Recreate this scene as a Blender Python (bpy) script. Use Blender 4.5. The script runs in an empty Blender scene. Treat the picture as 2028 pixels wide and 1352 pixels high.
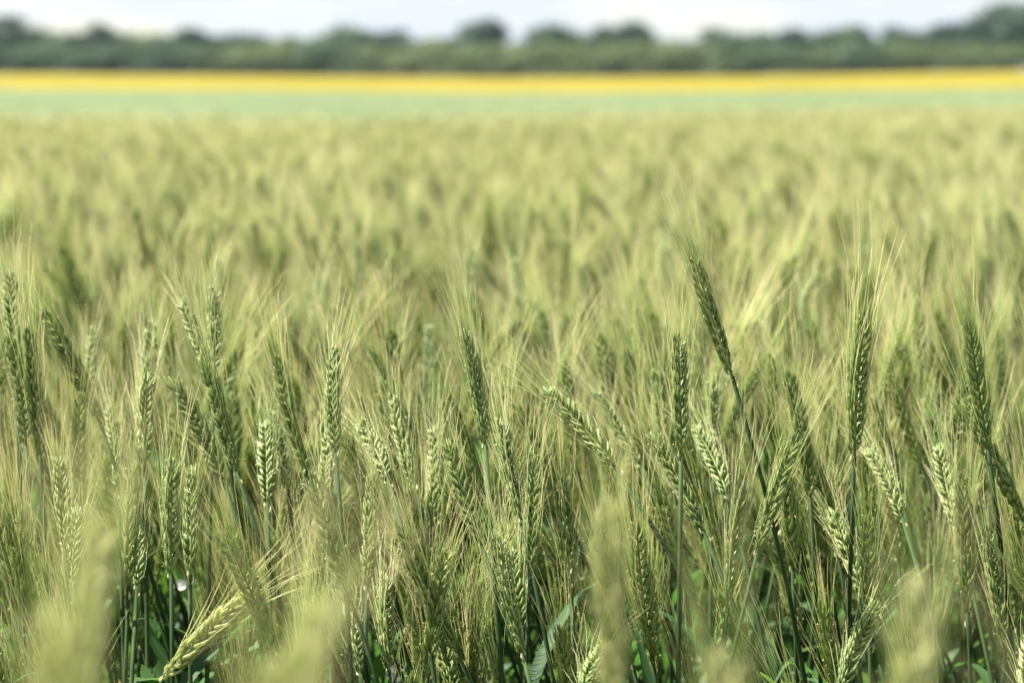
import bpy, math, random
import numpy as np
from mathutils import Vector, Matrix, Quaternion, Euler

SC = bpy.context.scene
COL = SC.collection
rnd = random.Random(7)
R = math.radians

# ---------------------------------------------------------------- camera
EYE = 1.22                     # metres above the soil
LENS, SENSOR = 100.0, 36.0
PW, PH = 2028.0, 1352.0        # photograph
F = PW * LENS / SENSOR         # focal length in photograph pixels
YH = 170.0                     # eye level in the photograph
TILT = math.atan((PH / 2 - YH) / F)
FOCUS = 1.95
cam_d = bpy.data.cameras.new('camera')
cam = bpy.data.objects.new('camera', cam_d)
COL.objects.link(cam)
cam_d.lens, cam_d.sensor_width = LENS, SENSOR
cam_d.clip_start, cam_d.clip_end = 0.05, 6000
cam.location = (0, 0, EYE)
cam.rotation_euler = (R(90) - TILT, 0, 0)
cam_d.dof.use_dof = True
cam_d.dof.focus_distance = FOCUS
cam_d.dof.aperture_fstop = 7.8
SC.camera = cam
CAMROT = Euler((R(90) - TILT, 0, 0)).to_matrix()


def at(px, py, y):
    """world point on the photograph's ray through (px, py) at distance y into the field"""
    d = CAMROT @ Vector(((px - PW / 2) / F, (PH / 2 - py) / F, -1))
    return Vector((0, 0, EYE)) + d * (y / d.y)


def project(p):
    v = CAMROT.transposed() @ (Vector(p) - Vector((0, 0, EYE)))
    return PW / 2 + F * v.x / -v.z, PH / 2 - F * v.y / -v.z


# ---------------------------------------------------------------- light
SUN_AZ, SUN_EL = math.atan2(-0.88, 0.36), R(54)
w = bpy.data.worlds.new('World')
SC.world = w
w.use_nodes = True
nt = w.node_tree
bg = nt.nodes['Background']
sky = nt.nodes.new('ShaderNodeTexSky')
sky.sky_type = 'NISHITA'
sky.sun_disc = False
sky.sun_elevation, sky.sun_rotation = SUN_EL, SUN_AZ
sky.air_density, sky.dust_density = 1.0, 0.4
tc = nt.nodes.new('ShaderNodeTexCoord')
mp = nt.nodes.new('ShaderNodeMapping')
mp.inputs['Scale'].default_value = (7, 7, 26)
cn = nt.nodes.new('ShaderNodeTexNoise')
cn.inputs['Scale'].default_value = 1.6
cn.inputs['Detail'].default_value = 6
cr = nt.nodes.new('ShaderNodeValToRGB')
cr.color_ramp.elements[0].position, cr.color_ramp.elements[1].position = 0.26, 0.56
mx = nt.nodes.new('ShaderNodeMix')
mx.data_type = 'RGBA'
mx.inputs[7].default_value = (4.85, 5.15, 5.65, 1)
nt.links.new(tc.outputs['Generated'], mp.inputs['Vector'])
nt.links.new(mp.outputs[0], cn.inputs['Vector'])
nt.links.new(cn.outputs['Fac'], cr.inputs['Fac'])
nt.links.new(cr.outputs['Color'], mx.inputs[0])
nt.links.new(sky.outputs[0], mx.inputs[6])
nt.links.new(mx.outputs[2], bg.inputs['Color'])
bg.inputs['Strength'].default_value = 0.05

sl = bpy.data.lights.new('sun', 'SUN')
sl.energy, sl.angle, sl.color = 5.0, R(0.5), (1.0, 0.95, 0.87)
sun = bpy.data.objects.new('sun', sl)
COL.objects.link(sun)
to_sun = Vector((math.sin(SUN_AZ) * math.cos(SUN_EL), math.cos(SUN_AZ) * math.cos(SUN_EL), math.sin(SUN_EL)))
sun.rotation_euler = to_sun.to_track_quat('Z', 'Y').to_euler()

SC.view_settings.view_transform = 'Standard'
SC.view_settings.look = 'None'
SC.view_settings.exposure = 1.86
SC.view_settings.gamma = 1.0
SC.render.engine = 'CYCLES'
SC.cycles.max_bounces = 7
SC.cycles.diffuse_bounces = 4
SC.cycles.glossy_bounces = 2
SC.cycles.transmission_bounces = 4
SC.cycles.volume_bounces = 0


# ---------------------------------------------------------------- materials
def material(name, stops, trans=0.3, rough=0.5, spec=0.4, noise=60.0, tone=False, rand=0.35, tint=None):
    """plant tissue: colour ramp driven by noise + a per-plant random + (tone) the mesh's own base-to-tip value;
    part of the light goes through it"""
    m = bpy.data.materials.new(name)
    m.use_nodes = True
    n, l = m.node_tree.nodes, m.node_tree.links
    n.clear()
    out = n.new('ShaderNodeOutputMaterial')
    ramp = n.new('ShaderNodeValToRGB')
    e = ramp.color_ramp.elements
    while len(e) < len(stops):
        e.new(0.5)
    for k, (p, c) in enumerate(stops):
        e[k].position = p
        e[k].color = (*c, 1)
    tcn = n.new('ShaderNodeTexCoord')
    nz = n.new('ShaderNodeTexNoise')
    nz.inputs['Scale'].default_value = noise
    nz.inputs['Detail'].default_value = 3
    l.new(tcn.outputs['Object'], nz.inputs['Vector'])
    oi = n.new('ShaderNodeObjectInfo')
    a = n.new('ShaderNodeMath'); a.operation = 'MULTIPLY_ADD'
    l.new(oi.outputs['Random'], a.inputs[0])
    a.inputs[1].default_value = rand
    a.inputs[2].default_value = -rand / 2
    s = n.new('ShaderNodeMath'); s.operation = 'ADD'
    l.new(a.outputs[0], s.inputs[0])
    if tone:
        at_ = n.new('ShaderNodeAttribute'); at_.attribute_name = 'tone'
        h = n.new('ShaderNodeMath'); h.operation = 'MULTIPLY_ADD'
        l.new(nz.outputs['Fac'], h.inputs[0]); h.inputs[1].default_value = 0.35
        k = n.new('ShaderNodeMath'); k.operation = 'SUBTRACT'
        l.new(at_.outputs['Fac'], k.inputs[0]); k.inputs[1].default_value = 0.17
        l.new(k.outputs[0], h.inputs[2])
        l.new(h.outputs[0], s.inputs[1])
    else:
        l.new(nz.outputs['Fac'], s.inputs[1])
    l.new(s.outputs[0], ramp.inputs['Fac'])
    p = n.new('ShaderNodeBsdfPrincipled')
    p.inputs['Roughness'].default_value = rough
    p.inputs['Specular IOR Level'].default_value = spec
    l.new(ramp.outputs['Color'], p.inputs['Base Color'])
    if trans > 0:
        t = n.new('ShaderNodeBsdfTranslucent')
        if tint:
            mm = n.new('ShaderNodeMix'); mm.data_type = 'RGBA'; mm.blend_type = 'MULTIPLY'
            mm.inputs[0].default_value = 1.0
            l.new(ramp.outputs['Color'], mm.inputs[6]); mm.inputs[7].default_value = (*tint, 1)
            l.new(mm.outputs[2], t.inputs['Color'])
        else:
            l.new(ramp.outputs['Color'], t.inputs['Color'])
        mi = n.new('ShaderNodeMixShader')
        mi.inputs[0].default_value = trans
        l.new(p.outputs[0], mi.inputs[1]); l.new(t.outputs[0], mi.inputs[2])
        l.new(mi.outputs[0], out.inputs['Surface'])
    else:
        l.new(p.outputs[0], out.inputs['Surface'])
    return m


M_EAR = material('ear_green', [(0.05, (0.11, 0.18, 0.04)), (0.42, (0.215, 0.295, 0.072)), (0.75, (0.36, 0.42, 0.14)), (1.0, (0.72, 0.71, 0.43))],
                 trans=0.32, rough=0.42, spec=0.42, noise=90, tone=True, rand=0.22, tint=(1.25, 1.2, 0.7))
M_AWN = material('awn_straw', [(0.12, (0.375, 0.535, 0.185)), (0.5, (0.685, 0.735, 0.35)), (0.84, (0.89, 0.83, 0.545))], trans=0.58, rough=0.35, spec=0.5, noise=20, tone=True, rand=0.3)
M_STEM = material('stem_green', [(0.25, (0.016, 0.034, 0.010)), (0.6, (0.028, 0.055, 0.016)), (0.95, (0.065, 0.095, 0.03))], trans=0.0, rough=0.65, spec=0.08, noise=12)
M_LEAF = material('leaf_green', [(0.25, (0.035, 0.09, 0.03)), (0.55, (0.06, 0.15, 0.045)), (0.9, (0.14, 0.22, 0.06))], trans=0.45, rough=0.55, spec=0.2, noise=9,
                  tint=(1.2, 1.25, 0.7))
M_EAR_PALE_LIT = material('ear_pale_lit', [(0.05, (0.36, 0.42, 0.19)), (0.42, (0.55, 0.58, 0.30)), (0.72, (0.70, 0.70, 0.44)), (1.0, (0.86, 0.84, 0.64))],
                      trans=0.56, rough=0.45, spec=0.4, noise=90, tone=True, rand=0.1, tint=(1.1, 1.1, 0.95))  # ears pale by nature, and near ears with sunlight painted into the colour
M_ANTH = material('chaff_pale', [(0.3, (0.72, 0.62, 0.26)), (0.7, (0.84, 0.78, 0.56))], trans=0.3, rough=0.6, noise=200)


# ---------------------------------------------------------------- mesh helpers
class Mesh:
    def __init__(self):
        self.v, self.f, self.t, self.mi = [], [], [], []

    def add(self, verts, faces, tone=None, mi=0):
        o = len(self.v)
        self.v += [tuple(p) for p in verts]
        self.f += [tuple(i + o for i in q) for q in faces]
        self.t += list(tone) if tone is not None else [0.5] * len(verts)
        self.mi += [mi] * len(faces)

    def data(self, name, mats, smooth=True):
        me = bpy.data.meshes.new(name)
        me.from_pydata(self.v, [], self.f)
        for m in mats:
            me.materials.append(m)
        if smooth:
            me.polygons.foreach_set('use_smooth', [True] * len(self.f))
        me.polygons.foreach_set('material_index', self.mi)
        a = me.attributes.new('tone', 'FLOAT', 'POINT')
        a.data.foreach_set('value', self.t)
        me.update()
        return me


def link(name, data, parent=None, loc=(0, 0, 0)):
    o = bpy.data.objects.new(name, data)
    COL.objects.link(o)
    o.location = loc
    if parent:
        o.parent = parent
    return o


def tag(o, label, cat, group=None, kind=None):
    o['label'] = label
    o['category'] = cat
    if group:
        o['group'] = group
    if kind:
        o['kind'] = kind
    return o


def tube(m, pts, rad, n=6, tone=0.5, mi=0, closed=True):
    """tube along pts (Vectors) with radius per point; the last ring closes to a tip when its radius is 0"""
    vs, fs, tn = [], [], []
    up = Vector((0.31, 0.95, 0.05)).normalized()
    k = len(pts)
    tones = tone if isinstance(tone, (list, tuple)) else [tone] * k
    for i, p in enumerate(pts):
        d = (pts[min(i + 1, k - 1)] - pts[max(i - 1, 0)]).normalized()
        a = d.cross(up)
        if a.length < 1e-4:
            a = d.cross(Vector((1, 0, 0)))
        a.normalize()
        b = d.cross(a)
        for j in range(n):
            an = 2 * math.pi * j / n
            vs.append(p + (a * math.cos(an) + b * math.sin(an)) * max(rad[i], 1e-6))
            tn.append(tones[i])
    for i in range(k - 1):
        for j in range(n):
            fs.append((i * n + j, i * n + (j + 1) % n, (i + 1) * n + (j + 1) % n, (i + 1) * n + j))
    if closed:
        fs.append(tuple(range(n))[::-1])
        fs.append(tuple(range((k - 1) * n, k * n)))
    m.add(vs, fs, tn, mi)


# profile of one husk (pointed boat shape): (along, half-width)
HUSK = [(0.0, 0.2), (0.14, 0.72), (0.34, 1.0), (0.58, 0.78), (0.80, 0.36), (1.0, 0.03)]


def husk(m, base, axis, out, length, width, thick, tone0, mi=0, n=6):
    """one glume / lemma from base along axis, bulging towards out, slightly curling in at the tip"""
    axis = axis.normalized()
    out = (out - axis * out.dot(axis)).normalized()
    side = axis.cross(out)
    vs, tn, fs = [], [], []
    for (t, r) in HUSK:
        c = base + axis * (t * length) + out * (thick * 0.75 * math.sin(math.pi * min(t * 1.05, 1.0)))
        for j in range(n):
            an = 2 * math.pi * j / n
            rr = 1.0 + (0.22 if j == 0 else 0)         # keel
            vs.append(c + out * (math.cos(an) * thick * 0.5 * r * rr) + side * (math.sin(an) * width * 0.5 * r))
            tn.append(min(1.0, max(0.0, tone0 + 0.42 * max(0.0, t - 0.45) / 0.55 - 0.12 * (1 - t) + (0.06 if j == 0 else 0))))  # tips naturally paler, raised further as painted sunlit specks
    k = len(HUSK)
    for i in range(k - 1):
        for j in range(n):
            fs.append((i * n + j, i * n + (j + 1) % n, (i + 1) * n + (j + 1) % n, (i + 1) * n + j))
    fs.append(tuple(range(n))[::-1])
    m.add(vs, fs, tn, mi)
    return base + axis * length


EAR_L = 0.100


def make_ear(seed, bend=0.0, awn_len=0.058, spread=1.0, dense=25):
    """ear along +Z from its base at 0; two ranks of spikelets at +-X. Returns (ear mesh, awns mesh)"""
    r = random.Random(seed)
    me, ma = Mesh(), Mesh()
    twist = r.uniform(-0.9, 0.9)

    def axis_at(z):
        t = z / EAR_L
        return Vector((bend * EAR_L * t * t * 0.5, 0.002 * math.sin(3 * t), z))

    # rachis
    pts = [axis_at(EAR_L * i / 8) for i in range(9)]
    tube(me, pts, [0.0016 - 0.0008 * i / 8 for i in range(9)], 6, 0.3)

    def awn(p, d, ln, bow):
        d = d.normalized()
        a = Vector((r.uniform(-1, 1), r.uniform(-1, 1), 0)) * bow
        q = [p + d * (ln * s) + a * (ln * s * s) + Vector((r.gauss(0, 1), r.gauss(0, 1), 0)) * (0.0006 * s) for s in (0, .3, .62, 1)]
        if r.random() < 0.08:
            q[-1] = q[-1] + Vector((r.uniform(-1, 1), r.uniform(-1, 1), -0.6)) * 0.006
        q[1] += Vector((r.gauss(0, 1), r.gauss(0, 1), 0)) * 0.0005
        tube(ma, q, [0.00029, 0.00026, 0.00021, 0.00009], 3, [0.15, 0.42, 0.68, 0.95], closed=False)

    for k in range(dense + 1):
        t = k / dense
        z = EAR_L * (0.02 + 0.9 * t)
        sz = (0.70 + 0.55 * min(1, t / 0.3)) * (1.0 - 0.42 * max(0, t - 0.55) / 0.45) * r.uniform(0.84, 1.12)
        sz = min(sz, 1.12)
        side = 1 if k % 2 else -1
        last = k == dense
        c = axis_at(z)
        tw = twist * (t - 0.5) + r.gauss(0, 0.22)
        o = Vector((side * math.cos(tw), side * math.sin(tw), 0)) if not last else Vector((0, 1, 0))
        tang = (axis_at(min(z + 0.004, EAR_L)) - axis_at(z)).normalized()
        lean = R(21) * r.uniform(0.55, 1.5) if not last else 0.03
        ax0 = (tang * math.cos(lean) + o * math.sin(lean)).normalized()
        b = c + o * 0.0012
        L = 0.0120 * sz * r.uniform(0.92, 1.08)
        lat = tang.cross(o).normalized()
        base_tone = r.uniform(0.22, 0.46) + 0.10 * t
        for sgn in (-1, 1):                            # outer glumes
            ax = (ax0 + lat * sgn * r.uniform(0.24, 0.48) + o * r.uniform(-0.06, 0.14)).normalized()
            husk(me, b + lat * sgn * 0.0013, ax, (lat * sgn + o * 0.7), L * 0.82, 0.0034 * sz, 0.0021 * sz, base_tone + r.uniform(-0.05, 0.14))
        for sgn in (-1, 1):                            # lower florets, awned
            ax = (ax0 + lat * sgn * r.uniform(0.12, 0.30) + o * r.uniform(0.02, 0.22)).normalized()
            tip = husk(me, b + tang * 0.0022 + o * 0.001 + lat * sgn * 0.0009, ax, (lat * sgn * 0.8 + o), L * 1.04, 0.0035 * sz, 0.0025 * sz, base_tone + r.uniform(-0.06, 0.10))
            if r.random() < 0.64:
                ln = awn_len * r.uniform(0.72, 1.15) * (0.85 + 0.35 * t)
                d = tang + o * (0.16 * spread * r.uniform(0.4, 1.5)) + lat * sgn * (0.13 * spread * r.uniform(0.2, 1.6))
                awn(tip - ax * 0.0008, d, ln, 0.16)
        ax = (ax0 + o * 0.16).normalized()             # middle floret
        tip = husk(me, b + tang * 0.004 + o * 0.0012, ax, o, L * 0.90, 0.0030 * sz, 0.0027 * sz, base_tone - 0.05)
        if r.random() < 0.12 or last:
            awn(tip, tang + o * 0.1 * spread, awn_len * r.uniform(0.5, 0.9), 0.08)
        if r.random() < 0.75:                          # spent anther / torn pale chaff tip
            q = tip + lat * r.uniform(-0.004, 0.004) + o * 0.0012 - tang * r.uniform(0.0, 0.004)
            husk(me, q, Vector((o.x * 0.8 + r.uniform(-.5, .5), r.uniform(-.8, .8), r.uniform(-0.9, 0.8))), Vector((0.3, 1, 0.2)), r.uniform(0.0018, 0.0034), 0.0009, 0.0007, 0.8, 1, 5)
    # scales and collar on the neck
    for k, zz in enumerate((-0.004, -0.012)):
        s = 1 if k else -1
        husk(me, Vector((s * 0.001, 0, zz)), Vector((s * 0.35, r.uniform(-.3, .3), 1)), Vector((s, 0.2, 0)), r.uniform(0.005, 0.008), 0.0032, 0.0018, 0.9, 1 if k else 0)
    return (me.data('ear', [M_EAR, M_ANTH]), ma.data('awns', [M_AWN]))


EARS = [make_ear(11, 0.00), make_ear(12, 0.25, 0.062), make_ear(13, -0.2, 0.052, 1.2), make_ear(14, 0.1, 0.066, 0.8, 27),
        make_ear(15, -0.1, 0.050, 1.0, 23), make_ear(16, 0.35, 0.058, 1.3, 25), make_ear(17, -0.3, 0.06, 0.9, 26), make_ear(18, 0.05, 0.048, 1.1, 21)]


def leaf_mesh(p, az, length, width, rise, droop, seed):
    r = random.Random(seed)
    m = Mesh()
    h = Vector((math.cos(az), math.sin(az), 0))
    lat = Vector((-h.y, h.x, 0))
    vs, fs, tn = [], [], []
    n = 9
    pos = Vector(p)
    ang = rise
    tw = r.uniform(-0.5, 0.5)
    for i in range(n + 1):
        t = i / n
        wdt = width * 0.5 * (min(1, 0.55 + t * 2.2) if t < .3 else 1.0) * (1 - max(0, (t - 0.35) / 0.65) ** 1.7)
        d = h * math.cos(ang) + Vector((0, 0, 1)) * math.sin(ang)
        nn = lat.cross(d)
        la = (lat * math.cos(tw * t) + nn * math.sin(tw * t))
        nn = la.cross(d)
        vs += [pos - la * wdt - nn * wdt * 0.25, pos.copy(), pos + la * wdt - nn * wdt * 0.25]
        tn += [t] * 3
        pos = pos + d * (length / n)
        ang -= droop / n * (0.4 + 1.6 * t)
    for i in range(n):
        for j in range(2):
            fs.append((i * 3 + j, i * 3 + j + 1, (i + 1) * 3 + j + 1, (i + 1) * 3 + j))
    m.add(vs, fs, tn)
    return m.data('leaf', [M_LEAF])


# ---------------------------------------------------------------- terrain
def lerp_list(u, ks):
    if u <= ks[0][0]:
        return ks[0][1]
    for (a, x), (b, y) in zip(ks, ks[1:]):
        if u <= b:
            return x + (y - x) * (u - a) / (b - a)
    return ks[-1][1]


def knots(u):
    px = u * F + PW / 2
    ya = lerp_list(px, [(-600, 172), (0, 177), (500, 180), (1000, 184), (1500, 181), (2028, 174), (2600, 168)])
    yb = lerp_list(px, [(-600, 144), (0, 147), (500, 151), (1000, 156), (1500, 152), (2028, 142), (2600, 135)])
    zA = EYE - (ya - YH) / F * 300
    zB = EYE - (yb - YH) / F * 760
    return zA, zB


def ground_z(x, y):
    if y < 40:
        return 0.0
    u = max(-0.3, min(0.3, x / y))
    zA, zB = knots(u)
    zA -= 0.25
    zB -= 1.1
    if y < 300:
        t = (y - 40) / 260
        return zA * t
    if y < 760:
        return zA + (zB - zA) * (y - 300) / 460
    return zB


def soil_material(name, c0, c1, scale, rough=0.95):
    m = bpy.data.materials.new(name)
    m.use_nodes = True
    n, l = m.node_tree.nodes, m.node_tree.links
    p = n['Principled BSDF']
    g = n.new('ShaderNodeNewGeometry')
    nz = n.new('ShaderNodeTexNoise'); nz.inputs['Scale'].default_value = scale; nz.inputs['Detail'].default_value = 7
    ra = n.new('ShaderNodeValToRGB')
    ra.color_ramp.elements[0].position, ra.color_ramp.elements[1].position = 0.32, 0.68
    ra.color_ramp.elements[0].color, ra.color_ramp.elements[1].color = (*c0, 1), (*c1, 1)
    l.new(g.outputs['Position'], nz.inputs['Vector'])
    l.new(nz.outputs['Fac'], ra.inputs['Fac'])
    l.new(ra.outputs['Color'], p.inputs['Base Color'])
    p.inputs['Roughness'].default_value = rough
    p.inputs['Specular IOR Level'].default_value = 0.15
    bp = n.new('ShaderNodeBump'); bp.inputs['Strength'].default_value = 0.6; bp.inputs['Distance'].default_value = 0.05
    l.new(nz.outputs['Fac'], bp.inputs['Height']); l.new(bp.outputs[0], p.inputs['Normal'])
    return m


def sheet(name, ys, us, zf, mat, skirt=0.0, jitter=0.0, seed=1):
    """a sheet over rows at distance ys and directions us (x = u * y), heights zf(x, y)"""
    r = random.Random(seed)
    m = Mesh()
    vs, fs = [], []
    nu = len(us)
    rows = list(ys)
    for i, y in enumerate(rows):
        for u in us:
            x = u * max(y, 12.0)
            jx, jy = (r.uniform(-.3, .3) * jitter, r.uniform(-.3, .3) * jitter)
            vs.append((x + jx, y + jy, zf(x, y) + r.uniform(-1, 1) * jitter * 0.35))
    for i in range(len(rows) - 1):
        for j in range(nu - 1):
            fs.append((i * nu + j, i * nu + j + 1, (i + 1) * nu + j + 1, (i + 1) * nu + j))
    if skirt:
        o = len(vs)
        for j in range(nu):
            p = vs[j]
            vs.append((p[0], p[1] - 0.15, p[2] - skirt * 0.55)); vs.append((p[0], p[1] - 0.1, p[2] - skirt))
        for j in range(nu - 1):
            fs.append((o + 2 * j, o + 2 * j + 2, j + 1, j))
            fs.append((o + 2 * j + 1, o + 2 * j + 3, o + 2 * j + 2, o + 2 * j))
    m.add(vs, fs)
    return link(name, m.data(name, [mat], smooth=False))


us = [-0.42 + 0.84 * i / 120 for i in range(121)]
ys = [-6, 0, 10, 20, 30, 40] + [40 + 10 * i for i in range(1, 73)] + [800, 900, 1000, 1150]
g = sheet('ground', ys, us, lambda x, y: ground_z(x, y), soil_material('soil', (0.09, 0.065, 0.04), (0.15, 0.11, 0.07), 9.0))
tag(g, 'brown soil under the crops', 'ground', kind='structure')


def wheat_edge(x, y):
    """far edge of the wheat field: nearer at the left, running away to the right"""
    u = x / y
    return 17.4 + max(0.0, (u + 0.02)) * 46


ys = [14 + 0.9 * i for i in range(29)] + [40 + 2 * i for i in range(131)]
gr = sheet('green_crop', ys, [-0.36 + 0.72 * i / 240 for i in range(241)], lambda x, y: ground_z(x, y) + 0.24,
           soil_material('green_crop', (0.080, 0.115, 0.046), (0.118, 0.150, 0.070), 0.12), skirt=0.22, jitter=0.22, seed=4)
tag(gr, 'low bluish green crop between the wheat and the yellow field', 'crop', kind='stuff')
ys = [301 + 3 * i for i in range(155)]
ye = sheet('yellow_flowering_crop', ys, [-0.34 + 0.68 * i / 400 for i in range(401)], lambda x, y: ground_z(x, y) + 0.3 + 0.8 * min(1.0, (y - 301) / 22),
           soil_material('yellow_flowers', (0.160, 0.134, 0.006), (0.205, 0.170, 0.007), 0.05), skirt=0.25, jitter=0.3, seed=5)
tag(ye, 'bright yellow flowering crop in a band before the trees', 'crop', kind='stuff')


# ---------------------------------------------------------------- trees
def tree_meshes(seed, lobes, leaves, spread, low, cols, flat=1.0):
    """unit tree (height 1): trunk with limbs and a crown of leaf sprays gathered in lobes"""
    r = random.Random(seed)
    tm, cm = Mesh(), Mesh()
    tube(tm, [Vector((0, 0, -0.02)), Vector((0.005, 0, 0.18)), Vector((-0.006, 0.01, 0.4)), Vector((0.0, 0, 0.72))], [0.028, 0.021, 0.015, 0.004], 8)
    L = []
    for i in range(lobes):
        t = (i + 0.5) / lobes
        zc = low + 0.10 + (0.72 - low) * t
        dome = math.sqrt(max(0.0, 1 - ((zc - 0.30) / 0.66) ** 2))
        a = i * 2.4 + r.uniform(-.5, .5)
        rad = spread * dome * r.uniform(0.35, 0.80)
        c = Vector((math.cos(a) * rad, math.sin(a) * rad, zc + r.uniform(-.03, .03)))
        s = spread * r.uniform(0.40, 0.58)
        if i == lobes - 1:
            c.x, c.y, s = c.x * 0.5, c.y * 0.5, spread * 0.5
        L.append((c, s))
        tube(tm, [Vector((0, 0, max(0.12, zc * 0.55))), Vector((c.x * 0.5, c.y * 0.5, zc * 0.85)), c], [0.012, 0.008, 0.002], 5)
    tot = sum(s ** 2 for _, s in L)
    for c, s in L:
        for _ in range(int(leaves * s * s / tot)):
            d = Vector((r.gauss(0, 1), r.gauss(0, 1), r.gauss(0, 1))).normalized()
            q = s * (r.random() ** 0.42) * r.uniform(0.85, 1.12)
            p = c + Vector((d.x * q, d.y * q, d.z * q * 0.85 * flat))
            if p.z < low * 0.6:
                continue
            nrm = (d + Vector((r.gauss(0, .5), r.gauss(0, .5), r.gauss(0.3, .5)))).normalized()
            a = nrm.cross(Vector((r.uniform(-1, 1), r.uniform(-1, 1), r.uniform(-1, 1)))).normalized()
            b = nrm.cross(a)
            z = r.uniform(0.014, 0.028)
            cm.add([p - a * z - b * z * .6, p + a * z * .2 - b * z, p + a * z + b * z * .5, p - a * z * .3 + b * z], [(0, 1, 2, 3)], [r.random()] * 4)
    top = max(v[2] for v in cm.v)
    cm.v = [(x, y, zz / top) for x, y, zz in cm.v]
    return tm.data('trunk', [M_BARK]), cm.data('crown', [cols], smooth=False)


M_BARK = soil_material('bark', (0.06, 0.045, 0.03), (0.12, 0.09, 0.06), 30)
M_FOL_D = material('foliage_dark', [(0.1, (0.015, 0.040, 0.023)), (0.9, (0.048, 0.092, 0.047))], trans=0.22, rough=0.6, spec=0.25, noise=3, tone=True)
M_FOL_M = material('foliage_mid', [(0.1, (0.030, 0.069, 0.029)), (0.9, (0.079, 0.132, 0.050))], trans=0.25, rough=0.6, spec=0.25, noise=3, tone=True)
M_FOL_L = material('foliage_light', [(0.1, (0.068, 0.110, 0.034)), (0.9, (0.154, 0.190, 0.061))], trans=0.28, rough=0.6, spec=0.25, noise=3, tone=True)
TREES = {
    'dark': tree_meshes(31, 13, 3600, 0.34, 0.10, M_FOL_D),
    'dark_pointed': tree_meshes(32, 13, 3400, 0.31, 0.10, M_FOL_D),
    'mid': tree_meshes(33, 14, 3600, 0.38, 0.08, M_FOL_M),
    'mid_round': tree_meshes(34, 12, 3600, 0.42, 0.06, M_FOL_M),
    'light': tree_meshes(35, 12, 3400, 0.40, 0.05, M_FOL_L),
    'bush': tree_meshes(36, 9, 2600, 0.62, 0.0, M_FOL_L, 0.9),
    'bush_mid': tree_meshes(37, 9, 2600, 0.60, 0.0, M_FOL_M, 0.9),
}


def place_tree(kind, px, top, wpx, y, label, cat='tree'):
    base = at(px, 150, y)
    z0 = ground_z(base.x, y) - 0.1
    h = at(px, top - (10 if top < 57 or cat == 'shrub' else 12), y).z - z0
    tm, cm = TREES[kind]
    wm = wpx / F * y
    rr = sorted(math.hypot(v.co.x, v.co.y) for v in cm.vertices)
    s = wm * (0.76 if cat == 'shrub' else 0.66) / rr[int(len(rr) * 0.93)]
    o = link('shrub' if cat == 'shrub' else 'broadleaf_tree', None, None, (base.x, y, z0))
    o.rotation_euler.z = rnd.uniform(0, 6.28)
    o.scale = (s, s, h)
    tag(o, label, cat, 'shrubs along the front of the treeline' if cat == 'shrub' else 'trees of the far treeline')
    link('stem' if cat == 'shrub' else 'trunk', tm, o)
    link('foliage' if cat == 'shrub' else 'crown', cm, o)
    return o


for a in [
    ('dark', -10, 38, 150, 815, 'dark tall tree cut by the left edge of the treeline'),
    ('mid', 60, 62, 110, 822, 'mid green tree beside the dark tree at the left edge'),
    ('mid_round', 125, 70, 120, 815, 'low round mid green tree left of the small peak near the left end'),
    ('dark', 203, 54, 90, 818, 'dark tree making the first small peak from the left end'),
    ('mid_round', 262, 73, 120, 826, 'flat topped mid green tree right of the first small peak'),
    ('light', 325, 76, 110, 818, 'pale olive tree left of the dark upright tree in the left third'),
    ('dark_pointed', 385, 62, 90, 812, 'dark upright tree standing over the flat left part of the treeline'),
    ('dark', 450, 75, 110, 822, 'dark flat topped tree right of the dark upright tree'),
    ('dark', 515, 77, 90, 818, 'second dark flat topped tree right of the dark upright tree'),
    ('light', 580, 82, 110, 815, 'low pale tree left of the broad double crown'),
    ('mid_round', 632, 84, 80, 830, 'small mid green tree tucked against the broad double crown'),
    ('mid_round', 685, 54, 110, 818, 'round mid green tree, the higher half of the broad double crown'),
    ('dark', 760, 68, 115, 815, 'round dark tree, the lower half of the broad double crown'),
    ('light', 845, 84, 90, 818, 'low pale tree right of the broad double crown'),
    ('mid', 903, 76, 90, 822, 'mid green tree leaning on the tall pointed tree near the middle'),
    ('dark_pointed', 962, 42, 95, 812, 'tall dark pointed tree near the middle, beside the dip in the treeline'),
    ('light', 1020, 95, 80, 826, 'lowest pale tree in the dip of the treeline near the middle'),
    ('mid', 1085, 52, 95, 815, 'mid green pointed tree right of the middle dip'),
    ('mid_round', 1145, 74, 90, 820, 'round mid green tree between two pointed trees right of the middle'),
    ('dark_pointed', 1236, 48, 105, 812, 'lone dark pointed tree right of the middle with low growth either side'),
    ('light', 1310, 88, 110, 822, 'low pale tree right of the lone dark pointed tree'),
    ('light', 1372, 92, 80, 828, 'low pale tree left of the dark round crown'),
    ('dark', 1432, 64, 105, 814, 'dark round crown standing apart in the right half'),
    ('mid', 1505, 70, 90, 820, 'mid green left lobe of the wide tree pair right of the dark round crown'),
    ('dark', 1565, 66, 100, 818, 'dark right lobe of the wide tree pair in the right half'),
    ('mid_round', 1635, 68, 90, 824, 'mid green tree left of the steep crown in the right third'),
    ('mid', 1690, 54, 90, 815, 'steep mid green crown with a gap of sky on its right'),
    ('dark', 1785, 60, 100, 816, 'dark round tree right of the gap of sky in the right third'),
    ('dark', 1870, 52, 130, 820, 'wide dark tree left of the tallest tree'),
    ('mid', 1938, 48, 100, 826, 'mid green shoulder tree leaning on the tallest tree'),
    ('dark', 2010, 10, 190, 810, 'tallest tree, dark and broad, cut by the right edge of the treeline'),
]:
    place_tree(*a)
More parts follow.
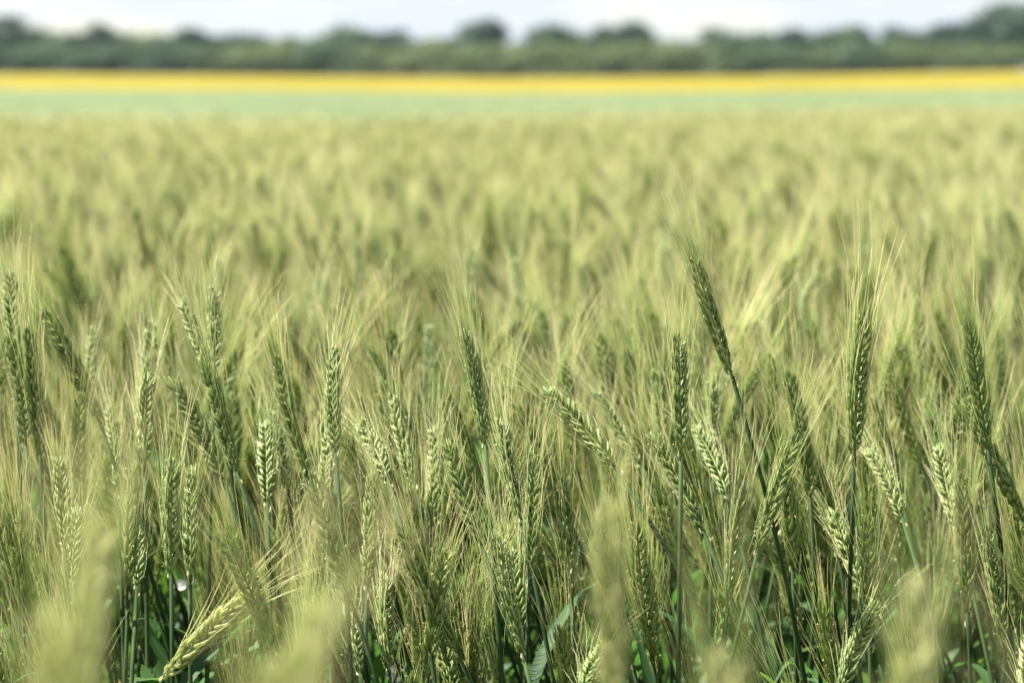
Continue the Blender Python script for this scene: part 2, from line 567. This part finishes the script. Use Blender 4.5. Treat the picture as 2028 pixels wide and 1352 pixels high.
names = ['under the tall tree at the left edge', 'under the first small peak', 'left of the dark upright tree', 'right of the dark upright tree', 'before the low pale tree on the left',
         'left of the broad double crown', 'under the broad double crown', 'right of the broad double crown', 'left of the tall pointed middle tree', 'right of the tall pointed middle tree',
         'between the two pointed trees right of the middle', 'under the lone dark pointed tree', 'right of the lone dark pointed tree', 'left of the dark round crown', 'right of the dark round crown',
         'under the wide tree pair', 'left of the steep crown', 'under the gap of sky on the right', 'under the wide dark tree', 'under the tallest tree']
for k, nm in enumerate(names):
    px = 30 + 103 * k
    kind = 'bush' if k in (4, 5, 7, 8, 9, 10, 11, 12, 13, 15, 17, 18, 19) else 'bush_mid'
    place_tree(kind, px + rnd.uniform(-15, 15), 91 + rnd.uniform(-9, 9), rnd.uniform(130, 170), 788, ('pale' if kind == 'bush' else 'mid green') + ' low shrub ' + nm, 'shrub')


# ---------------------------------------------------------------- wheat plants
WHEAT = []          # (root, info)


def wheat_plant(tip, base, ear_i, label, group=None, foot=None, spin=None, leaves=2, seed=0, pale=False):
    """one plant: the ear runs from base to tip (world points); the stem curves from the ground to the ear"""
    r = random.Random(seed * 13 + 5)
    tip, base = Vector(tip), Vector(base)
    d = (tip - base)
    ln = d.length
    d.normalize()
    if foot is None:
        # the stem leaves the ear along its axis and straightens downwards
        hz = Vector((d.x, d.y, 0))
        foot = Vector((base.x, base.y, 0)) - hz * (0.28 + r.uniform(-.05, .05)) + Vector((r.gauss(0, .015), r.gauss(0, .015), 0))
        foot.z = 0
    root = link('wheat_plant', None, None, foot)
    tag(root, label, 'wheat', group)
    b = base - foot
    em, am = EARS[ear_i % len(EARS)]
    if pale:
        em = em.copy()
        em.materials[0] = M_EAR_PALE_LIT
    ear = link('ear', em, root)
    q = Vector((0, 0, 1)).rotation_difference(d) @ Quaternion((0, 0, 1), spin if spin is not None else r.uniform(0, 6.28))
    ear.rotation_mode = 'QUATERNION'
    ear.rotation_quaternion = q
    ear.location = b
    s = ln / EAR_L
    sx = max(0.86, min(1.1, s)) * r.uniform(0.66, 0.84) * (1.15 if 'bent' in label else 1.0)
    ear.scale = (sx, sx, s)
    link('awns', am, ear)
    # stem
    m = Mesh()
    n = 14
    h1 = b - d * (b.length * 0.38)
    h0 = Vector((0, 0, b.z * 0.35))
    pts = []
    for i in range(n + 1):
        t = i / n
        pts.append(h0 * (3 * t * (1 - t) ** 2) + h1 * (3 * t * t * (1 - t)) + b * t ** 3)
    tube(m, pts, [0.0026 - 0.0011 * (i / n) for i in range(n + 1)], 7, 0.5)
    link('stem', m.data('stem', [M_STEM]), root)
    for k in range(leaves):
        i = n - 3 - 3 * k - r.randint(0, 1)
        i = max(3, i)
        lm = leaf_mesh(pts[i], r.uniform(0, 6.28), r.uniform(0.14, 0.22), r.uniform(0.008, 0.013), R(r.uniform(48, 74)), R(r.uniform(40, 120)), seed * 7 + k)
        link('leaf', lm, root)
    WHEAT.append((root, tip, base, ear_i))
    return root


G_IN = 'sharp wheat ears in the plane of focus'
# tip px, base px, distance, ear variant, short name used to describe neighbours, full label
HERO = [
    (1372, 497, 1450, 745, 1.95, 0, 'the tallest leaning ear', 'tallest sharp wheat plant, its ear leaning over to the left above all others'),
    (1703, 630, 1692, 905, 1.95, 3, 'the straight upright ear', 'sharp upright wheat plant with brush of awns, second ear from the right edge'),
    (1918, 632, 1957, 890, 1.95, 0, 'the rightmost tall ear', 'rightmost tall sharp wheat plant with dark stem slanting to the lower right'),
    (1352, 657, 1345, 892, 1.95, 4, 'the shiny white edged ear', 'wheat plant with shiny whitish upright ear on a straight bare stem, beside the tallest ear'),
    (942, 650, 962, 870, 1.96, 6, 'the lone middle ear', 'tall wheat plant alone near the middle with dark bare stem'),
    (648, 690, 672, 882, 1.97, 2, 'the left centre upright ear', 'tall greyish upright wheat plant with long dark stem, left of the middle'),
    (1590, 735, 1605, 985, 2.00, 5, 'the bushy awned ear', 'wheat plant with bushy reddish awns just left of the straight upright ear'),
    (1562, 852, 1495, 1085, 1.92, 1, 'the ear leaning right', 'wheat plant with plump ear leaning to the right, below the tallest ear'),
    (1100, 755, 1212, 905, 2.02, 6, 'the slanting middle ear', 'wheat plant with ear slanting far left right of the middle, awns fanned like a brush'),
    (985, 825, 1032, 1012, 1.98, 3, 'the narrow bright tipped ear', 'narrow green wheat plant with bright tip touching the lone middle ear'),
    (1062, 910, 1050, 1120, 1.93, 0, 'the frayed based ear', 'upright wheat plant with frayed pale chaff under its ear, lower middle'),
    (1120, 930, 1130, 1170, 1.93, 4, 'the lower middle upright ear', 'upright wheat plant with thick dark stem in the lower middle'),
    (785, 1040, 905, 1290, 1.90, 3, 'the long low leaning ear', 'low wheat plant with long ear leaning left, yellow awns fanned across lower left centre'),
    (480, 1145, 325, 1345, 1.88, 5, 'the pale ear leaning right', 'pale wheat plant bent far over to the right, bright awns fanned, at the bottom left'),
    (880, 870, 955, 1060, 1.97, 7, 'the slanting ear by the lone middle ear', 'wheat plant slanting left just left of the lone middle ear stem'),
    (1303, 850, 1385, 1032, 1.97, 2, 'the ear crossing the white edged stem', 'wheat plant leaning left whose ear crosses the stem of the shiny whitish ear'),
    (1715, 1020, 1722, 1265, 1.92, 7, 'the ear under the straight upright ear', 'upright wheat plant low under the straight upright ear, awns spreading wide'),
    (1905, 935, 1917, 1212, 1.96, 0, 'the ear by the slanting stem', 'upright wheat plant left of the dark slanting stem at the right'),
    (1960, 1040, 1972, 1255, 1.95, 4, 'the low right ear', 'low upright wheat plant touching the dark slanting stem near the right edge'),
    (1558, 870, 1570, 1125, 1.96, 2, 'the ear behind the ear leaning right', 'upright wheat plant on a straight stem behind the plump ear leaning right'),
    (1735, 870, 1768, 1005, 2.10, 6, 'the soft ear by the straight ear', 'slightly soft wheat plant just right of the straight upright ear base'),
    (1712, 1175, 1650, 1350, 1.90, 5, 'the low ear leaning right', 'low wheat plant leaning right at the bottom edge in the right third'),
    (335, 905, 350, 1122, 1.95, 3, 'the left inner upright ear', 'upright sharp wheat plant in the lower left, taller of a close pair'),
    (376, 922, 390, 1112, 1.97, 7, 'the pair mate ear', 'upright wheat plant with pale tip, right of a close pair in the lower left'),
    (262, 915, 263, 1147, 1.97, 0, 'the ear on the thick dark stem', 'upright wheat plant on a thick dark stem in the lower left'),
    (430, 568, 437, 725, 2.16, 4, 'the soft upright left ear', 'soft upright wheat plant with ear highest in the left cluster and tall awns'),
    (368, 578, 425, 740, 2.18, 6, 'the soft leaning left ear', 'soft wheat plant leaning left beside the highest ear of the left cluster'),
    (390, 715, 475, 925, 2.02, 1, 'the big left cluster ear', 'big wheat plant with plump ear leaning left in the left cluster, glossy grains showing'),
    (360, 735, 447, 937, 2.06, 6, 'the shadowed left cluster ear', 'wheat plant leaning left just left of the plump left cluster ear'),
    (110, 607, 197, 835, 2.08, 1, 'the big far left leaning ear', 'large wheat plant leaning left near the left edge, long ear tip to the upper left'),
    (65, 650, 80, 900, 2.04, 3, 'the far left upright ear', 'upright pale edged wheat plant near the left edge with dark stem'),
    (18, 530, 48, 700, 2.16, 0, 'the left edge high ear', 'highest soft wheat plant at the left edge with white tip'),
    (36, 655, 62, 872, 2.10, 2, 'the left edge second ear', 'wheat plant between the white tipped left edge ear and its upright neighbour'),
    (530, 712, 612, 925, 2.06, 6, 'the leaning ear left of centre', 'wheat plant leaning left between the left cluster and the greyish upright ear'),
    (295, 640, 302, 805, 2.28, 4, 'the soft slim ear', 'soft slim upright wheat plant left of the left cluster'),
    (188, 650, 192, 790, 2.35, 7, 'the soft small ear', 'soft small upright wheat plant behind the large far left leaning ear'),
    (725, 820, 775, 930, 2.06, 2, 'the short leaning ear', 'short wheat plant leaning left, right of the greyish upright ear'),
    (762, 800, 822, 935, 2.10, 5, 'the second short leaning ear', 'second short wheat plant leaning left, right of the greyish upright ear'),
    (735, 930, 732, 1143, 1.95, 0, 'the ear on the thick middle stem', 'upright wheat plant on a thick dark stem left of the long low leaning ear'),
    (1252, 1040, 1290, 1292, 1.95, 3, 'the ear right of the blurred ear', 'wheat plant just right of the pale blurred foreground ear'),
    (1288, 950, 1372, 1175, 2.02, 1, 'the ear slanting behind the bare stem', 'wheat plant slanting left behind the straight bare stem of the shiny ear'),
    (1190, 770, 1262, 905, 2.20, 6, 'the soft slanting ear', 'soft wheat plant slanting left behind the brush of awns right of the middle'),
    (5, 1005, 72, 1305, 1.93, 1, 'the low left edge ear', 'low wheat plant with long ear leaning left at the lower left edge'),
    (1173, 1262, 1147, 1338, 1.86, 5, 'the small bottom ear', 'small low wheat ear leaning right at the bottom edge under the pale blurred ear'),
    (1420, 760, 1405, 900, 2.2, 2, 'the soft ear under the tallest', 'soft pale wheat plant just behind the stem of the tallest leaning ear'),
    (2020, 1230, 2000, 1352, 1.9, 5, 'the bottom right corner ear', 'pale wheat plant leaning right in the bottom right corner'),
    (150, 1000, 160, 1150, 2.0, 7, 'the low far left ear', 'low greyish wheat plant below the large far left leaning ear'),
    (700, 482, 717, 605, 3.05, 1, 'the dark lone blurred ear', 'dark blurred wheat plant standing alone above the middle distance left of centre'),
    (930, 497, 932, 610, 3.2, 4, 'the blurred ear behind the lone middle ear', 'dark blurred wheat plant rising behind the awns of the lone middle ear'),
    (1020, 508, 1032, 620, 3.1, 0, 'the blurred dark middle ear', 'dark blurred upright wheat plant right of the lone middle ear'),
    (1060, 592, 1097, 695, 2.85, 6, 'the blurred slanting ear', 'dark blurred wheat plant slanting left above the brush of awns'),
    (1308, 480, 1312, 580, 3.3, 3, 'the blurred ear left of the tallest', 'dark blurred wheat plant left of the tallest leaning ear'),
    (848, 640, 850, 760, 2.75, 7, 'the blurred ear left of the lone ear', 'dark blurred upright wheat plant left of the lone middle ear'),
    (785, 650, 795, 765, 2.75, 2, 'the blurred left middle ear', 'blurred upright wheat plant in the gap left of the middle'),
    (1602, 535, 1578, 620, 2.9, 5, 'the blurred ear leaning right', 'pale blurred wheat plant leaning right above the bushy awned ear'),
    (1765, 625, 1772, 770, 2.6, 3, 'the blurred ear right of the straight ear', 'blurred upright wheat plant right of the straight upright ear'),
    (1815, 590, 1822, 770, 2.5, 0, 'the second blurred ear on the right', 'tall blurred wheat plant midway between the two tall sharp ears on the right'),
    (1985, 590, 1988, 700, 2.9, 4, 'the blurred ear at the right edge', 'dark blurred wheat plant between the rightmost tall ear and the right edge'),
    (620, 560, 632, 660, 3.0, 6, 'the blurred ear above the greyish ear', 'dark blurred wheat plant above the greyish upright ear left of the middle'),
    (285, 735, 302, 905, 2.10, 3, 'the slim inner left ear', 'slim upright wheat plant left of the plump left cluster ear'),
    (525, 830, 542, 975, 2.07, 0, 'the ear under the leaning left ear', 'upright wheat plant under the ear leaning left of centre'),
    (556, 815, 582, 950, 2.10, 6, 'the small ear left of centre', 'small wheat plant leaning left just left of the greyish upright ear stem'),
    (640, 850, 655, 1000, 2.08, 2, 'the ear behind the greyish stem', 'wheat plant just behind the dark stem of the greyish upright ear'),
    (690, 1175, 722, 1300, 1.93, 7, 'the low ear left of the thick stem', 'low wheat plant left of the thick dark stem in the lower left centre'),
    (758, 1130, 776, 1300, 1.96, 3, 'the low ear right of the thick stem', 'low upright wheat plant right of the thick dark stem in the lower left centre'),
    (860, 1180, 902, 1340, 1.97, 6, 'the low ear behind the long leaning ear', 'low wheat plant leaning left behind the long low leaning ear'),
    (122, 900, 150, 1065, 1.98, 4, 'the low greyish far left ear', 'greyish wheat plant leaning left under the big far left leaning ear'),
    (283, 1005, 292, 1135, 2.02, 2, 'the ear by the thick left stem', 'upright wheat plant tucked right of the thick dark stem in the lower left'),
    (225, 790, 250, 950, 2.12, 6, 'the soft far left leaning ear', 'wheat plant leaning left just right of the big far left leaning ear'),
    (845, 850, 868, 1000, 2.12, 1, 'the soft ear before the middle gap', 'soft wheat plant before the gap between the short leaning ears and lone middle ear'),
    (1010, 1080, 1035, 1240, 2.00, 0, 'the ear behind the frayed based ear', 'wheat plant leaning left behind the ear with frayed pale chaff'),
    (1395, 830, 1430, 960, 2.12, 6, 'the ear between the two bare stems', 'soft wheat plant leaning left between the two long bare stems right of the middle'),
    (1660, 1000, 1690, 1150, 2.02, 2, 'the ear left of the straight stem', 'wheat plant leaning left just left of the straight upright ear stem'),
    (1850, 880, 1872, 1020, 2.12, 3, 'the ear left of the rightmost stem', 'soft wheat plant left of the rightmost tall ear'),
    (1190, 985, 1222, 1440, 1.14, 4, 'the pale blurred ear', 'pale blurred wheat plant close to the lens, upright in the lower middle'),
    (186, 1040, 160, 1560, 1.02, 3, 'the blurred left ear', 'large blurred yellowish wheat plant close to the lens at the lower left'),
    (105, 1200, 118, 1900, 0.80, 0, 'the low blurred left ear', 'low blurred wheat plant close to the lens nearest the left edge'),
    (570, 1170, 440, 1800, 0.82, 5, 'the blurred ear leaning right', 'blurred yellow green wheat plant close to the lens, leaning right in the lower left centre'),
    (600, 1300, 625, 2000, 0.76, 2, 'the second blurred ear', 'low blurred wheat plant close to the lens right of the pale bent ear'),
    (1815, 1150, 1790, 1720, 0.92, 7, 'the blurred right ear', 'blurred pale wheat plant close to the lens in the lower right'),
    (1445, 1285, 1440, 1860, 0.90, 4, 'the low blurred right ear', 'low blurred wheat plant close to the lens, right of the straight bare stem'),
]
for i, (tx, ty, bx, by, y, ev, nm, lab) in enumerate(HERO):
    tip, base = at(tx, ty, y), at(bx, by, y)
    ln = (tip - base).length
    if ln < 0.085:                                    # a foreshortened ear leans away from the lens
        base.y -= math.sqrt(0.088 ** 2 - ln ** 2) * (0.75 if y > 1.6 else 0.3)
    spin = random.Random(i).choice([0.0, 0.35, -0.35, 0.75, 2.8, -0.8])
    wheat_plant(tip, base, ev, lab, seed=i + 1, spin=spin, leaves=2, pale=(y < 1.2 or 'pale ear' in nm or 'bottom right' in nm))  # near ears coloured lighter against their shaded side; the bent one is truly paler

# neighbours: shorter plants filling the band of sharp and nearly sharp ears
hero_px = [((h[0] + h[2]) / 2, (h[1] + h[3]) / 2, h[4], h[6]) for h in HERO]
fr = random.Random(21)
fill = []
N_FILL = 312 - len(HERO)
tries = 0
while len(fill) < N_FILL and tries < 40000:
    tries += 1
    y = math.sqrt(fr.uniform(1.86 ** 2, 2.46 ** 2))
    x = fr.uniform(-0.19, 0.19) * y
    # tips: few high, most in the thick of the canopy
    z = fr.gauss(0.955, 0.038) if fr.random() < 0.62 else fr.uniform(0.84, 0.95)
    z = min(z - (0.025 if y < 2.0 else 0.0), 1.02)
    p = Vector((x, y, z))
    if any((p - q).length < 0.030 for q, *_ in fill):
        continue
    px, py = project(p)
    if any(y < h[4] + 0.06 and abs(px - (h[0] + (h[2] - h[0]) * (py - h[1]) / max(60, h[3] - h[1]))) < (50 if n_ < 14 else 28)
           and h[1] - 80 < py < h[3] + (170 if n_ < 9 else -20) for n_, h in enumerate(HERO[:47] + HERO[59:74])):
        continue
    k = fr.random()
    lean = fr.gauss(0.30, 0.16) if k < 0.62 else (fr.gauss(0.05, 0.09) if k < 0.86 else fr.gauss(-0.28, 0.12))
    d = Vector((-lean, fr.gauss(0, 0.16), 1)).normalized()
    ln = fr.uniform(0.078, 0.108)
    fill.append((p, p - d * ln, lean, px, py, y))
seen = {}
for i, (p, b, lean, px, py, y) in enumerate(fill):
    look = 'steeply left leaning' if lean > 0.33 else 'left leaning' if lean > 0.13 else 'right leaning' if lean < -0.1 else 'upright'
    hx, hy, hd, nm = min(hero_px, key=lambda h: (h[0] - px) ** 2 + (h[1] - (py + 120)) ** 2 * 0.6 + ((h[2] - y) * 150) ** 2)
    if abs(hx - px) < 30:
        rel = 'under' if py + 120 > hy + 60 else 'behind'
    elif abs(hx - px) < 80:
        rel = 'close left of' if px < hx else 'close right of'
    else:
        rel = 'well left of' if px < hx else 'well right of'
    lab = look + ' wheat plant ' + rel + ' ' + nm
    wheat_plant(p, b, fr.randrange(8), lab, 'wheat plants crowding ' + rel + ' ' + nm + ', ' + look, seed=500 + i, leaves=2)


# ---------------------------------------------------------------- bindweed between the stems
M_PETAL = material('petal_white', [(0.3, (0.80, 0.78, 0.76)), (0.8, (0.88, 0.87, 0.86))], trans=0.35, rough=0.6, noise=30)
M_BROAD = material('bindweed_leaf', [(0.25, (0.05, 0.13, 0.03)), (0.8, (0.10, 0.20, 0.045))], trans=0.45, rough=0.45, noise=25, tint=(1.4, 1.5, 0.6))


def bindweed(spots, foot_px, y, label, seed):
    r = random.Random(seed)
    c = at(foot_px, 1200, y)
    root = link('bindweed', None, None, (c.x, y, 0))
    tag(root, label, 'bindweed', 'bindweed climbing between the wheat')
    o = Vector((c.x, y, 0))
    top = max(at(px, py, y).z for _, px, py, _ in spots)
    m = Mesh()
    pts = [Vector((0.006 * math.cos(i * 1.3), 0.006 * math.sin(i * 1.3), top * i / 24)) for i in range(25)]
    tube(m, pts, [0.0012 - 0.0006 * i / 24 for i in range(25)], 5)
    for k, (kind, px, py, size) in enumerate(spots):
        p = at(px, py, y) - o
        a = pts[max(0, min(23, int(p.z / top * 24) - 2))]
        tube(m, [a, (a + p) / 2 + Vector((0, 0, 0.008)), p], [0.0008, 0.0007, 0.0006], 5)
        f = Mesh()
        d = Vector((r.uniform(-.5, .5), -1, r.uniform(0.5, 1.1))).normalized()
        u = d.cross(Vector((0, 0, 1))).normalized()
        v = u.cross(d)
        if kind == 'flower':
            n = 20
            vs, fs = [], []
            for i, (t, q) in enumerate([(0, .08), (.35, .16), (.7, .42), (.92, .8), (1, 1.0)]):
                for j in range(n):
                    an = 2 * math.pi * j / n
                    w_ = q * (1 + 0.07 * math.cos(5 * an) * t)
                    vs.append(p + d * (size * 0.9 * t) + (u * math.cos(an) + v * math.sin(an)) * (size * 0.62 * w_))
            for i in range(4):
                for j in range(n):
                    fs.append((i * n + j, i * n + (j + 1) % n, (i + 1) * n + (j + 1) % n, (i + 1) * n + j))
            f.add(vs, fs)
            link('flower', f.data('flower', [M_PETAL]), root)
        else:
            out = [(0, 0), (-.32, -.28), (-.42, .02), (-.36, .30), (-.22, .66), (0, 1), (.22, .66), (.36, .30), (.42, .02), (.32, -.28)]
            side = Vector((1, r.uniform(-.4, .4), r.uniform(-.3, .3))).normalized()
            ln = (Vector((r.uniform(-.6, .6), -0.35, r.uniform(-.9, .9)))).normalized()
            side = (side - ln * side.dot(ln)).normalized()
            nn = side.cross(ln)
            vs = [p + side * (a_ * size) + ln * (b_ * size) + nn * (abs(a_) * size * 0.35 - b_ * b_ * size * .2) for a_, b_ in out] + [p + ln * (size * .3)]
            f.add(vs, [(i, (i + 1) % 10, 10) for i in range(10)])
            link('leaf', f.data('broad_leaf', [M_BROAD]), root)
    link('stem', m.data('bindweed_stem', [M_STEM]), root)


bindweed([('flower', 364, 1168, .009), ('leaf', 312, 1160, .020), ('leaf', 322, 1205, .018), ('leaf', 285, 1230, .018)], 322, 2.34,
         'bindweed with a small white flower among dark stems at the lower left', 1)
bindweed([('flower', 690, 1338, .012), ('flower', 792, 1342, .012), ('leaf', 640, 1335, .018), ('leaf', 745, 1330, .018)], 735, 2.24,
         'bindweed with white flowers at the bottom edge under the long low leaning ear', 2)
bindweed([('leaf', 300, 1325, .022), ('leaf', 275, 1340, .020)], 290, 1.97,
         'leafy bindweed at the bottom edge beside the pale bent ear', 3)


# ---------------------------------------------------------------- the rest of the field: one mass of the same plants
def field():
    r = np.random.default_rng(5)
    P, S, Z, I, T = [], [], [], [], []
    protos = [WHEAT[len(HERO) + k] for k in (3, 17, 31, 44, 58, 73, 90, 111, 130, 152)]
    tips = [(t.z, t - ro.location) for ro, t, b, _ in protos]

    def scatter(y0, y1, dens, half, test=None):
        n = int(dens * (y1 - y0) * 2 * half)
        xs, ysx = r.uniform(-half, half, n), r.uniform(y0, y1, n)
        for x, y in zip(xs, ysx):
            if y > wheat_edge(x, y) + r.normal(0, 0.15):
                continue
            wave = 0.022 * math.sin(2.1 * x + 0.9 * y + 1.7 * math.sin(0.8 * y)) * math.sin(1.3 * y - 0.7 * x)
            zt = min(0.995 if y < 3.0 else 1.05, r.normal(0.960, 0.047 if y < 6 else 0.040) + wave)
            k = int(r.integers(len(protos)))
            yaw = r.normal(0, 0.5) if r.random() < 0.7 else r.uniform(0, 6.28)
            if test:
                o_ = tips[k][1]
                zt = test(x + o_.x * math.cos(yaw) - o_.y * math.sin(yaw), y + o_.x * math.sin(yaw) + o_.y * math.cos(yaw), zt)
                if zt is None:
                    continue
            s = zt / tips[k][0]
            P.append((x, y, 0.0)); S.append(s); I.append(k)
            T.append((r.normal(0, 0.05), r.normal(0, 0.05), yaw))

    def near(x, y, zt):
        # inside the picture the nearest plants are single things; here stay below or beside the frame
        u = (abs(x) - 0.04) / max(y, 0.3)
        if u < 0.225:
            if y > 1.80:
                return None
            lim = EYE - 0.235 * y - 0.13
            return zt if zt < lim else (lim - 0.02 if lim > 0.75 and r.random() < 0.5 else None)
        return zt

    scatter(0.75, 2.6, 270, 1.9, near)
    scatter(2.42, 5.0, 350, 2.4)
    scatter(5.0, 9.0, 310, 3.2)
    scatter(9.0, 15.0, 280, 4.6)
    scatter(15.0, 24.0, 220, 7.0)
    scatter(24.0, 38.0, 150, 11.0)
    me = bpy.data.meshes.new('wheat_field')
    me.from_pydata(P, [], [])
    a = me.attributes.new('size', 'FLOAT', 'POINT'); a.data.foreach_set('value', S)
    a = me.attributes.new('pick', 'INT', 'POINT'); a.data.foreach_set('value', I)
    a = me.attributes.new('turn', 'FLOAT_VECTOR', 'POINT'); a.data.foreach_set('vector', [c for t in T for c in t])
    o = link('wheat_field', me)
    tag(o, 'dense field of bearded green wheat blurring into the distance', 'wheat field', kind='stuff')
    ng = bpy.data.node_groups.new('wheat_field', 'GeometryNodeTree')
    ng.interface.new_socket('Geometry', in_out='INPUT', socket_type='NodeSocketGeometry')
    ng.interface.new_socket('Geometry', in_out='OUTPUT', socket_type='NodeSocketGeometry')
    N, Lk = ng.nodes, ng.links
    gi, go = N.new('NodeGroupInput'), N.new('NodeGroupOutput')
    g2i_all = N.new('GeometryNodeJoinGeometry')
    chain = []
    for root, *_ in protos:
        j = N.new('GeometryNodeJoinGeometry')
        parts = []
        for c in root.children:
            parts.append((c, c.matrix_basis.copy()))
            for gcd in c.children:
                parts.append((gcd, c.matrix_basis @ gcd.matrix_basis))
        for c, mat in parts:
            oi = N.new('GeometryNodeObjectInfo')
            oi.transform_space = 'ORIGINAL'
            oi.inputs['Object'].default_value = c
            tr = N.new('GeometryNodeTransform')
            l_, q_, s_ = mat.decompose()
            tr.inputs['Translation'].default_value = l_
            tr.inputs['Rotation'].default_value = q_.to_euler()
            tr.inputs['Scale'].default_value = s_
            Lk.new(oi.outputs['Geometry'], tr.inputs['Geometry'])
            Lk.new(tr.outputs['Geometry'], j.inputs[0])
        gg = N.new('GeometryNodeGeometryToInstance')
        Lk.new(j.outputs[0], gg.inputs[0])
        chain.append(gg)
    for gg in reversed(chain):
        Lk.new(gg.outputs[0], g2i_all.inputs[0])
    ip = N.new('GeometryNodeInstanceOnPoints')

    def named(nm, dt):
        n_ = N.new('GeometryNodeInputNamedAttribute')
        n_.data_type = dt
        n_.inputs['Name'].default_value = nm
        return n_.outputs[0]
    Lk.new(gi.outputs[0], ip.inputs['Points'])
    Lk.new(g2i_all.outputs[0], ip.inputs['Instance'])
    ip.inputs['Pick Instance'].default_value = True
    Lk.new(named('pick', 'INT'), ip.inputs['Instance Index'])
    er = N.new('FunctionNodeEulerToRotation')
    Lk.new(named('turn', 'FLOAT_VECTOR'), er.inputs[0])
    Lk.new(er.outputs[0], ip.inputs['Rotation'])
    Lk.new(named('size', 'FLOAT'), ip.inputs['Scale'])
    Lk.new(ip.outputs[0], go.inputs[0])
    md = o.modifiers.new('plants', 'NODES')
    md.node_group = ng
    print('wheat in the mass:', len(P))
    return o


field()

# ---------------------------------------------------------------- haze
hz = Mesh()
X0, X1, Y0, Y1, Z0, Z1 = -520, 520, -10, 1180, -1.0, 22.0
hz.add([(x, y, z) for z in (Z0, Z1) for y in (Y0, Y1) for x in (X0, X1)], [(0, 2, 3, 1), (4, 5, 7, 6), (0, 1, 5, 4), (2, 6, 7, 3), (0, 4, 6, 2), (1, 3, 7, 5)])
mh = bpy.data.materials.new('haze')
mh.use_nodes = True
n, l = mh.node_tree.nodes, mh.node_tree.links
n.clear()
pv = n.new('ShaderNodeVolumePrincipled')
pv.inputs['Color'].default_value = (0.66, 0.84, 1.0, 1)
pv.inputs['Density'].default_value = 0.00004
ou = n.new('ShaderNodeOutputMaterial')
l.new(pv.outputs[0], ou.inputs['Volume'])
ho = link('haze', hz.data('haze', [mh], smooth=False))
tag(ho, 'thin pale summer haze over the fields', 'haze', kind='stuff')
